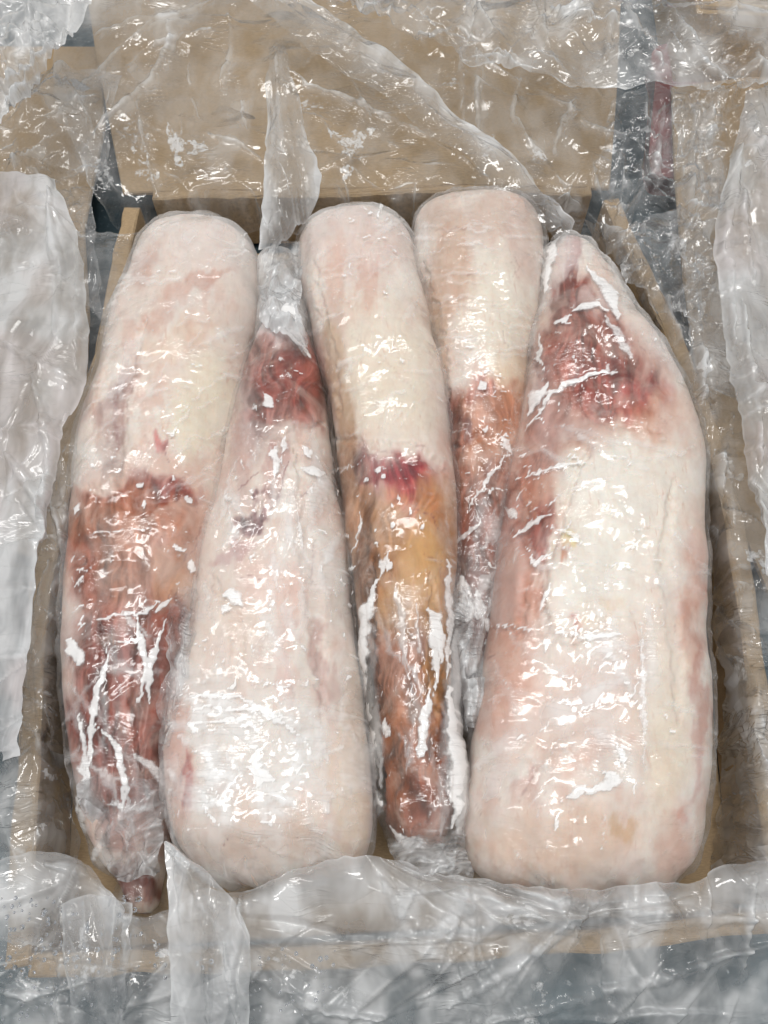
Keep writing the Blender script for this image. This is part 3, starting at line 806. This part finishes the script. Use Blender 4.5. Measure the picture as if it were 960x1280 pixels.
# ------------------------------------------------------------------ clear plastic liner
liner = empty('plastic_liner', tuple(P(480, 640, RIM)))
tag(liner, 'crumpled clear plastic bag lining the box and spilling over its rim', 'plastic liner')
LOFF = np.array(liner.location)


def sheet(name, rows, n, m, amp, milk, seed, lam=.05, folds=(), frost_glint=(), frost_bg=0.0, edge=0.25, ragged=4.0, milk_fn=None, fade=None, relief=1.0, patch=.6, owner=None, mat=None, tent=60, tang=None, tspr=40, pink_tint=0.0):
    """rows: equal-length lists of (px, py, z); folds: (points px, half width px, height m, milk)"""
    R = [cat(r, m) for r in rows]
    G = cat(np.stack(R), n)
    px, py, z = G[..., 0], G[..., 1], G[..., 2]
    px = px + (fbm(px / 55, py / 55, seed + 1, 3, .4) - .5) * ragged * 3.2
    py = py + (fbm(px / 55, py / 55, seed + 2, 3, .4) - .5) * ragged * 3.2
    px = px + (tri(py / 43 + 2 * fbm(py / 90, px / 90, seed + 5, 2)) - .5) * ragged * .9
    py = py + (tri(px / 37 + 2 * fbm(px / 90, py / 90, seed + 6, 2)) - .5) * ragged * .9
    W = P(px, py, z)
    x, y = W[..., 0], W[..., 1]
    c1 = crumple(x, y, lam, seed)
    c2 = crumple(x, y, lam * .35, seed + 50)
    W[..., 2] += amp * (.75 * c1 + .16 * c2)
    th, crest = tents(x, y, tent, seed + 70, (.03, .14), (.004, .012), (.002, .0055), tang, tspr)
    W[..., 2] += th * (amp / .005)
    mk = milk * ((1 - patch) + patch * 2.2 * sstep(.38, .68, fbm(px / 48, py / 75, seed + 3, 4)))
    sharp = sstep(.3, .9, np.abs(c1)) * .06 + sstep(.4, 1.0, np.abs(c2)) * .05
    mk = mk + sharp + .34 * crest
    for pts, w, hgt, ml in folds:
        pts = cat(pts, 14) if len(pts) > 2 else pts
        k = strokes(px, py, [(pts, w * 1.25, 1.0)], 5, seed + 4)
        wide = strokes(px, py, [(np.asarray(pts, float) + [w * 1.5, w * 1.2], w * 3.5, 1.0)], 5, seed + 4)
        vary = sstep(.30, .62, fbm(px / 24, py / 24, seed + 17, 3))
        W[..., 2] += hgt * (.8 * k + .3 * wide) * (.45 + .55 * vary)
        mk = mk + ml * (.62 * np.clip(k - .25, 0, .75) * (.3 + .9 * vary) + .30 * wide * vary)
    if milk_fn is not None:
        mk = mk + milk_fn(px, py)
    u = np.linspace(0, 1, n)[:, None] * np.ones((1, m))
    w = np.ones((n, 1)) * np.linspace(0, 1, m)[None, :]
    d = np.minimum(np.minimum(u, 1 - u) * n, np.minimum(w, 1 - w) * m)
    mk = mk + edge * np.exp(-(d / 2.0) ** 2) * sstep(.35, .65, fbm(px / 30, py / 30, seed + 8, 3))
    if fade is not None:
        mk = mk * fade(u, w)
    fr = np.full(px.shape, frost_bg) + 1.3 * strokes(px, py, list(frost_glint), 22, seed + 6)
    W[..., 2] = np.maximum(W[..., 2], .004)
    ow = owner or liner
    return mesh_obj(name, W.reshape(-1, 3) - np.array(ow.location), grid_faces(n, m), mat or LINER, ow,
                    attrs={'milk': np.clip(mk, 0, .92), 'frost_glint': fr, 'relief': np.full(fr.shape, relief), 'pink_tint': pink_tint * sstep(.45, .7, fbm(px / 70, py / 90, seed + 15, 3))})


r0 = np.random.default_rng(21)
# far side: up the wall, over the rim and across the far flap
sheet('film_sheet',
      [[(150, 300, .03), (300, 290, .03), (450, 286, .03), (600, 284, .03), (790, 300, .03)],
       [(120, 246, .074), (300, 240, .070), (450, 236, .07), (600, 232, .07), (800, 236, .074)],
       [(95, 190, .085), (280, 180, .080), (450, 176, .078), (620, 170, .08), (850, 180, .085)],
       [(70, 110, .100), (260, 100, .088), (450, 96, .086), (640, 90, .088), (880, 100, .095)],
       [(70, 20, .110), (260, 10, .10), (450, 6, .095), (640, 0, .10), (900, -10, .10)],
       [(60, -50, .11), (260, -50, .10), (450, -50, .10), (640, -50, .10), (920, -60, .10)]],
      300, 420, .0042, .075, 3, .08, tent=60, relief=.5, patch=.9,
      folds=[(p, w, .0034, m) for p, w, m in [
          ([(115, 45), (160, 30), (215, 20), (262, 0)], 3.5, .5), ([(60, 180), (75, 150), (115, 95), (190, 30)], 2.5, .4), ([(210, 30), (212, 55), (190, 90), (150, 135), (75, 220)], 3, .45),
          ([(155, 80), (195, 60), (265, 40)], 2.2, .4), ([(170, 125), (178, 170), (195, 245)], 2.2, .35), ([(260, 170), (300, 185), (325, 200)], 1.8, .45), ([(300, 120), (304, 145), (310, 165)], 1.8, .4),
          ([(345, 60), (345, 150), (328, 240)], 3, .4), ([(360, 90), (425, 120), (480, 145), (555, 185), (610, 222)], 2.6, .5), ([(575, 60), (577, 110), (580, 165)], 3, .35), ([(595, 65), (596, 110), (598, 175)], 2.4, .4),
          ([(600, 75), (680, 120), (780, 175)], 2.8, .45), ([(645, 150), (680, 200), (705, 235)], 2.4, .4), ([(740, 190), (744, 220), (750, 255)], 2.4, .45), ([(700, 250), (720, 262), (752, 287)], 2.4, .4),
          ([(780, 175), (760, 260), (760, 325)], 3, .4), ([(240, 60), (236, 110), (250, 150)], 2, .3), ([(130, 170), (132, 210), (145, 240)], 3, .35), ([(285, 20), (290, 60), (275, 100)], 3, .3), ([(440, 100), (470, 160), (500, 190)], 2, .35), ([(400, 150), (440, 210), (455, 240)], 2, .3), ([(655, 95), (640, 140), (650, 170)], 2.4, .35), ([(720, 120), (700, 160), (690, 200)], 2.2, .35)]],
      frost_glint=[([(210, 165), (225, 185), (225, 205)], 12, .5), ([(240, 180), (255, 200)], 10, .5), ([(150, 150), (190, 190)], 22, .33), ([(415, 170), (440, 185), (460, 160)], 14, .48), ([(370, 120), (400, 140)], 16, .4), ([(170, 200), (200, 225)], 14, .36), ([(430, 215), (440, 222)], 9, .5), ([(600, 170), (620, 190)], 16, .38), ([(670, 185), (680, 200)], 10, .42), ([(560, 90), (570, 110)], 12, .4), ([(120, 200), (140, 240)], 12, .4)],
      milk_fn=lambda x, y: .18 * sstep(60, 0, y) * sstep(420, 200, x) + .06 * sstep(200, 120, x) - .12 * sstep(760, 800, x))
# big diagonal doubled fold
sheet('film_fold',
      [[(300, -10, .13), (360, 40, .128), (430, 86, .12), (500, 140, .11), (590, 205, .10), (700, 300, .085)],
       [(330, -12, .136), (395, 32, .134), (465, 78, .126), (535, 138, .116), (620, 198, .105), (712, 290, .088)],
       [(365, -15, .13), (428, 28, .128), (490, 70, .12), (556, 130, .11), (636, 190, .10), (716, 280, .085)]],
      40, 220, .003, .55, 8, .05, tent=24, tang=-40, tspr=14, edge=.4, ragged=2.5, relief=.6, patch=.4, fade=lambda u, w: .12 + .88 * u ** 1.6, folds=[([(330, -5), (460, 80), (620, 200)], 4, .003, .15)])
sheet('film_fold',
      [[(336, 60, .125), (332, 150, .12), (328, 240, .10), (324, 312, .075)],
       [(345, 58, .13), (352, 150, .128), (362, 240, .108), (340, 312, .08)],
       [(356, 60, .125), (380, 150, .12), (402, 232, .10), (346, 314, .075)]],
      40, 160, .003, .46, 9, .05, edge=.3, ragged=3, relief=.6, patch=.4, tent=20, tang=95, tspr=12, fade=lambda u, w: (.4 + .6 * np.abs(2 * u - 1)) * sstep(0, .35, w), folds=[([(345, 80), (350, 200), (335, 305)], 4, .003, .2)])
# upper band hanging in from the far end
sheet('film_sheet',
      [[(400, -40, .16), (520, -50, .16), (640, -60, .16), (800, -60, .16), (1000, -60, .16)],
       [(415, -8, .16), (520, 10, .155), (640, 10, .155), (800, 20, .155), (1000, 20, .16)],
       [(425, 6, .155), (510, 36, .15), (620, 50, .15), (790, 66, .15), (990, 70, .155)],
       [(440, 12, .15), (490, 38, .145), (566, 66, .142), (600, 76, .142), (640, 92, .142), (720, 98, .142), (820, 112, .142), (905, 122, .142), (985, 98, .15)][::2]],
      120, 260, .006, .22, 12, .06, edge=.4, ragged=3, relief=.7,
      folds=[([(590, -10), (610, 40), (640, 90)], 4, .005, .2), ([(700, 20), (760, 10), (755, 75)], 6, .008, .4), ([(770, 0), (800, 45), (825, 90)], 5, .007, .35), ([(830, 10), (870, 60), (915, 118)], 5, .006, .3), ([(690, 10), (730, 25), (750, 20)], 6, .006, .4), ([(905, 120), (930, 90), (990, 80)], 6, .006, .35)],
      frost_glint=[([(715, 22), (745, 32)], 12, .42), ([(760, 60), (800, 70)], 12, .34)])  # first stroke paints the glints of the band
# top-left corner piece
sheet('film_sheet',
      [[(-60, -60, .17), (40, -60, .17), (125, -50, .165)], [(-60, 0, .17), (40, 0, .175), (116, 0, .168)], [(-60, 70, .17), (20, 60, .172), (84, 58, .165)], [(-60, 160, .165), (-10, 148, .165), (34, 116, .16)]],
      90, 110, .005, .52, 14, .07, edge=.3, ragged=3, relief=.4, patch=.2, folds=[([(85, 45), (60, 80), (10, 130)], 5, .005, .25), ([(0, 0), (30, 60)], 6, .004, .2)])
# film lying over the far ends of the side flaps
sheet('film_sheet',
      [[(-70, 100, .12), (40, 95, .115), (150, 80, .108)], [(-70, 180, .10), (40, 175, .098), (140, 160, .09)], [(-70, 250, .08), (40, 240, .082), (120, 250, .075)], [(-70, 320, .06), (50, 330, .062), (128, 400, .066)]],
      120, 130, .005, .10, 41, .05, edge=.15, ragged=4, patch=.8,
      folds=[([(0, 150), (50, 120), (110, 50)], 6, .005, .35), ([(10, 200), (45, 215), (70, 200)], 4, .004, .25), ([(0, 190), (50, 170), (120, 120)], 4, .005, .25), ([(15, 205), (70, 180)], 5, .004, .3)])
sheet('film_sheet',
      [[(840, 100, .115), (900, 110, .12), (980, 100, .12)], [(850, 200, .098), (900, 210, .10), (980, 200, .10)], [(860, 330, .082), (900, 330, .085), (980, 330, .09)], [(868, 480, .07), (910, 500, .07), (980, 520, .075)]],
      120, 110, .005, .14, 43, .04, edge=.15, ragged=4, patch=.7,
      folds=[([(860, 120), (875, 220), (870, 340)], 4, .005, .25), ([(890, 120), (880, 200)], 4, .004, .25)])
# left apron, milky
L_edge = [(68, 225), (88, 276), (104, 312), (110, 372), (106, 470), (92, 520), (76, 556), (60, 616), (46, 668), (30, 760), (14, 880), (2, 950)]
LE = cat([(x, y) for x, y in L_edge], 9)
sheet('film_sheet',
      [[(-90, y, .06), (-30, y - 8, .085), (20, y - 10, .10), ((x + 20) / 2 + 12, y - 5, .104), (x, y, .096)] for x, y in LE],
      260, 110, .0035, .64, 16, .10, edge=.2, ragged=3, pink_tint=.25, relief=.22, patch=.2,
      folds=[([(64, 240), (66, 300), (72, 340), (68, 420)], 5, .006, .3), ([(96, 300), (100, 380), (96, 460)], 5, .004, .25), ([(40, 470), (60, 560), (40, 640)], 5, .005, .25), ([(0, 430), (40, 450), (100, 480)], 4, .005, .2), ([(0, 560), (30, 600), (50, 640)], 5, .005, .25), ([(85, 520), (92, 545)], 7, .006, .5)],
      frost_glint=[([(40, 410), (45, 420)], 8, .4), ([(20, 350), (24, 365)], 12, .35)])
# left inner strip lying on the rim and down the wall
sheet('film_sheet',
      [[(-30, y, .045), (x - 36, y - 4, .07), (x - 14, y, .073), (x + 6, y, .070), (x + 26 + max(0, y - 800) * .11, y, .045 if y < 850 else .02)] for x, y in [(165, 290), (146, 380), (120, 490), (90, 600), (70, 700), (56, 800), (48, 930), (44, 1060), (40, 1180)]],
      260, 100, .0028, .12, 18, .035, edge=.2, ragged=5, milk_fn=lambda x, y: .16 * sstep(880, 1020, y),
      folds=[([(60, 610), (80, 690), (82, 780)], 4, .006, .4), ([(85, 560), (78, 600), (88, 640)], 5, .006, .4), ([(28, 900), (60, 930), (96, 960)], 3, .004, .25), ([(60, 700), (40, 800), (12, 900), (-10, 930)], 5, .006, .4), ([(60, 880), (75, 960), (95, 1030)], 3, .004, .2)],
      frost_glint=[([(50, 960), (75, 975)], 8, .42), ([(45, 1030), (48, 1040)], 6, .45), ([(20, 980), (30, 1000)], 8, .4), ([(75, 760), (90, 800)], 6, .35), ([(5, 760), (15, 860)], 14, .36)])
# right inner sheet on the rim and down the wall
sheet('film_sheet',
      [[(x - 34 - max(0, y - 850) * .15, y + 6, .035 if y < 850 else .012), (x - 6, y, .072), (x + 18, y, .078), (x + 60, y - 4, .07), (x + 130, y, .05)] for x, y in [(770, 270), (805, 340), (855, 455), (900, 600), (924, 750), (946, 950), (970, 1120)]],
      260, 150, .0045, .14, 19, .05, edge=.2, ragged=5,
      folds=[([(755, 255), (768, 330), (790, 390)], 4, .006, .35), ([(790, 260), (830, 380), (860, 440)], 4, .006, .3), ([(868, 330), (872, 460), (880, 560), (876, 680)], 4, .008, .4), ([(918, 520), (900, 580), (888, 680), (892, 700)], 5, .008, .4), ([(880, 750), (905, 850), (955, 960)], 5, .007, .35), ([(880, 752), (930, 790), (970, 840)], 4, .006, .3), ([(850, 250), (830, 330), (790, 330)], 4, .006, .3), ([(885, 590), (910, 560)], 4, .004, .3)],
      frost_glint=[([(838, 300), (850, 330)], 12, .44), ([(870, 440), (878, 500)], 8, .48), ([(900, 560), (905, 590)], 8, .4), ([(935, 690), (955, 715)], 12, .5), ([(905, 820), (930, 860)], 12, .4), ([(790, 250), (800, 270)], 12, .42), ([(845, 370), (855, 400)], 8, .4)],
      milk_fn=lambda x, y: .14 * sstep(740, 900, y))
# right apron, milky
R_edge = [(935, 118), (918, 180), (900, 250), (896, 330), (904, 420), (918, 500), (930, 560), (950, 640), (985, 720)]
RE = cat([(x, y) for x, y in R_edge], 8)
sheet('film_sheet',
      [[(x, y, .105), ((x + 965) / 2 - 4, y - 4, .112), (962, y - 6, .11), (1060, y, .08)] for x, y in RE],
      220, 100, .004, .54, 23, .09, edge=.2, ragged=3, pink_tint=.25, relief=.35, patch=.25,
      folds=[([(930, 130), (915, 230), (908, 330), (915, 430)], 6, .006, .3), ([(960, 200), (930, 250), (940, 350)], 4, .006, .3), ([(905, 180), (940, 190), (975, 150)], 5, .006, .25), ([(925, 380), (940, 480), (950, 580)], 4, .005, .25)],
      frost_glint=[([(930, 200), (945, 215)], 10, .38)])
# right upper crumple between the band and the apron
sheet('film_sheet',
      [[(760, 118, .12), (820, 112, .125), (900, 124, .125)], [(750, 200, .105), (815, 200, .11), (905, 210, .115)], [(752, 270, .09), (830, 290, .10), (890, 300, .105)], [(770, 340, .078), (840, 380, .085), (880, 420, .09)]],
      130, 110, .006, .03, 27, .04, edge=.1, ragged=7,
      folds=[([(830, 130), (815, 220), (770, 290)], 4, .006, .3), ([(870, 130), (860, 240), (855, 380)], 4, .006, .3), ([(750, 190), (780, 230), (770, 270)], 5, .006, .4), ([(800, 160), (835, 230), (880, 250)], 4, .005, .25)])
# front apron over the front wall, falling to the table
F_edge = [(-40, 1090), (40, 1066), (90, 1070), (140, 1112), (165, 1138), (196, 1142), (250, 1112), (300, 1114), (380, 1086), (450, 1070), (490, 1075), (560, 1092), (640, 1104), (720, 1111), (790, 1106), (860, 1102), (905, 1082), (1000, 1074)]
FE = cat(F_edge, 60)
sheet('film_sheet',
      [[(x, y, .088) for x, y in FE], [(x, y * .6 + 1158 * .4, .092) for x, y in FE], [(x, 1186 - x * .035 + 6, .084) for x, y in FE], [(x, 1236 - x * .02, .074) for x, y in FE], [(x, 1300, .05) for x, y in FE], [(x, 1370, .01) for x, y in FE]],
      170, 420, .006, .32, 31, .07, tent=85, relief=.26, patch=.5, fade=lambda u, w: .5 + .5 * sstep(0, .16, u), edge=.38, ragged=3,
      folds=[([(80, 1130), (78, 1200), (85, 1290)], 6, .006, .3), ([(165, 1125), (160, 1200), (150, 1290)], 5, .006, .3), ([(60, 1080), (110, 1090), (150, 1125)], 8, .006, .3), ([(560, 1260), (660, 1190), (760, 1115)], 7, .008, .35), ([(300, 1120), (305, 1200), (380, 1255), (480, 1275)], 6, .008, .35), ([(480, 1100), (520, 1170), (590, 1250)], 12, .005, .2), ([(940, 1090), (930, 1180), (925, 1230)], 4, .006, .3), ([(540, 1160), (600, 1130), (680, 1150)], 8, .006, .3), ([(160, 1270), (215, 1200)], 5, .006, .3), ([(600, 1280), (760, 1240), (960, 1180)], 6, .006, .25), ([(700, 1120), (800, 1145), (940, 1150)], 10, .006, .2), ([(0, 1240), (60, 1250), (90, 1280)], 6, .006, .3), ([(640, 1110), (700, 1130), (720, 1160)], 6, .006, .3)],
      frost_glint=[([(330, 1190), (380, 1220)], 20, .36), ([(620, 1140), (680, 1150)], 16, .42), ([(190, 1180), (210, 1190)], 10, .45), ([(420, 1240), (460, 1250)], 20, .36), ([(20, 1220), (60, 1250)], 14, .42), ([(100, 1150), (120, 1240)], 12, .36), ([(660, 1230), (690, 1250)], 14, .4), ([(640, 1265), (680, 1275)], 12, .4)],
      milk_fn=lambda x, y:   .26 * sstep(1190, 1120, y) + .12 * np.exp(-((x - 430) / 150) ** 2) * sstep(1080, 1140, y))
# standing flap with a pointed tip at the front
sheet('film_fold',
      [[(203, 1054, .112), (207, 1100, .112), (212, 1180, .10), (216, 1300, .07)],
       [(205, 1052, .116), (240, 1090, .118), (262, 1180, .106), (264, 1300, .074)],
       [(208, 1053, .112), (276, 1104, .112), (310, 1170, .10), (312, 1300, .07)]],
      70, 180, .0022, .60, 37, .05, tent=20, tang=95, tspr=14, fade=lambda u, w: (.7 + .3 * np.abs(2 * u - 1)) * (1.05 - .35 * w), edge=.3, ragged=2.0, relief=.35, patch=.3, folds=[([(208, 1060), (250, 1120), (262, 1290)], 5, .004, .12), ([(280, 1180), (300, 1290)], 4, .004, .25)])
sheet('film_fold',
      [[(76, 1128, .108), (80, 1200, .10), (92, 1300, .07)], [(120, 1118, .112), (122, 1200, .105), (124, 1300, .075)], [(166, 1126, .108), (160, 1200, .10), (150, 1300, .07)]],
      60, 130, .003, .32, 39, .05, edge=.3, ragged=3, relief=.4, tent=16, tang=90, tspr=14, fade=lambda u, w: (.35 + .65 * np.abs(2 * u - 1)) * (1 - .5 * w))

# loose gathered ends of the cling film on the pieces
def gather(owner, rows, seed, milk, tang, n=70, m=60):
    return sheet('film_gather', rows, n, m, .0035, milk, seed, .02, edge=.12, ragged=6, fade=lambda u, w: .12 + .88 * sstep(.0, .45, u + .25 * np.sin(w * 9 + seed)), owner=owner, tent=46, tang=tang, tspr=28, relief=1.2, patch=.7)


gather(M4, [[(563, 742, .066), (588, 736, .074), (614, 745, .066)], [(564, 790, .064), (590, 788, .072), (612, 792, .064)], [(572, 850, .058), (592, 848, .066), (606, 852, .060)], [(580, 905, .05), (590, 906, .056), (598, 904, .05)]], 61, .42, 70)
gather(M3, [[(484, 1048, .066), (530, 1052, .074), (582, 1044, .066)], [(490, 1064, .066), (536, 1062, .074), (588, 1068, .066)], [(506, 1092, .06), (548, 1098, .066), (596, 1100, .06)]], 62, .34, 25)
gather(M2, [[(338, 306, .070), (356, 304, .076), (374, 312, .070)], [(330, 345, .074), (354, 345, .084), (378, 350, .074)], [(328, 385, .078), (352, 388, .088), (380, 398, .078)], [(330, 415, .080), (360, 420, .092), (386, 446, .082)]], 63, .44, 75)
gather(M1, [[(104, 970, .070), (150, 985, .090), (212, 975, .072)], [(108, 1020, .066), (156, 1030, .082), (212, 1020, .066)], [(126, 1062, .058), (166, 1070, .070), (208, 1062, .058)], [(150, 1096, .05), (176, 1100, .058), (200, 1096, .05)]], 64, .30, 50)
gather(M1, [[(214, 742, .080), (232, 738, .086), (246, 742, .080)], [(206, 830, .080), (222, 830, .088), (236, 830, .080)], [(200, 930, .074), (212, 930, .080), (222, 930, .076)]], 65, .30, 85)

# water droplets clinging to the front film
g = N('water')
b = g.n('BsdfPrincipled', **{'Base Color': (.95, .97, 1, 1), 'Roughness': .05, 'IOR': 1.33, 'Transmission Weight': 1.0})
g.surf(b.outputs[0])
vs, fs = [], []
r = np.random.default_rng(77)
for _ in range(420):
    x, y = (r.uniform(0, 180), r.uniform(1120, 1275)) if r.random() < .7 else (r.uniform(180, 420), r.uniform(1180, 1275))
    rd = .0004 + .0011 * r.random() ** 2.5
    zc = np.interp(y, [1100, 1186, 1236, 1300], [.097, .089, .07, .052]) + .004
    c = P(x, y, zc)
    k = len(vs)
    for ring, (rr_, zz) in enumerate(((1.0, 0), (.8, .45), (.4, .7))):
        for j in range(8):
            a = j * math.pi / 4
            vs.append((c[0] + rd * rr_ * math.cos(a), c[1] + rd * rr_ * math.sin(a), c[2] + rd * zz))
    vs.append((c[0], c[1], c[2] + rd * .78))
    for q in range(2):
        for j in range(8):
            fs.append((k + q * 8 + j, k + q * 8 + (j + 1) % 8, k + (q + 1) * 8 + (j + 1) % 8, k + (q + 1) * 8 + j))
    for j in range(8):
        fs.append((k + 16 + j, k + 16 + (j + 1) % 8, k + 24))
    fs.append(tuple(k + j for j in range(7, -1, -1)))
tag(mesh_obj('water_droplets', np.array(vs) - LOFF, fs, g.m, liner), kind='stuff')
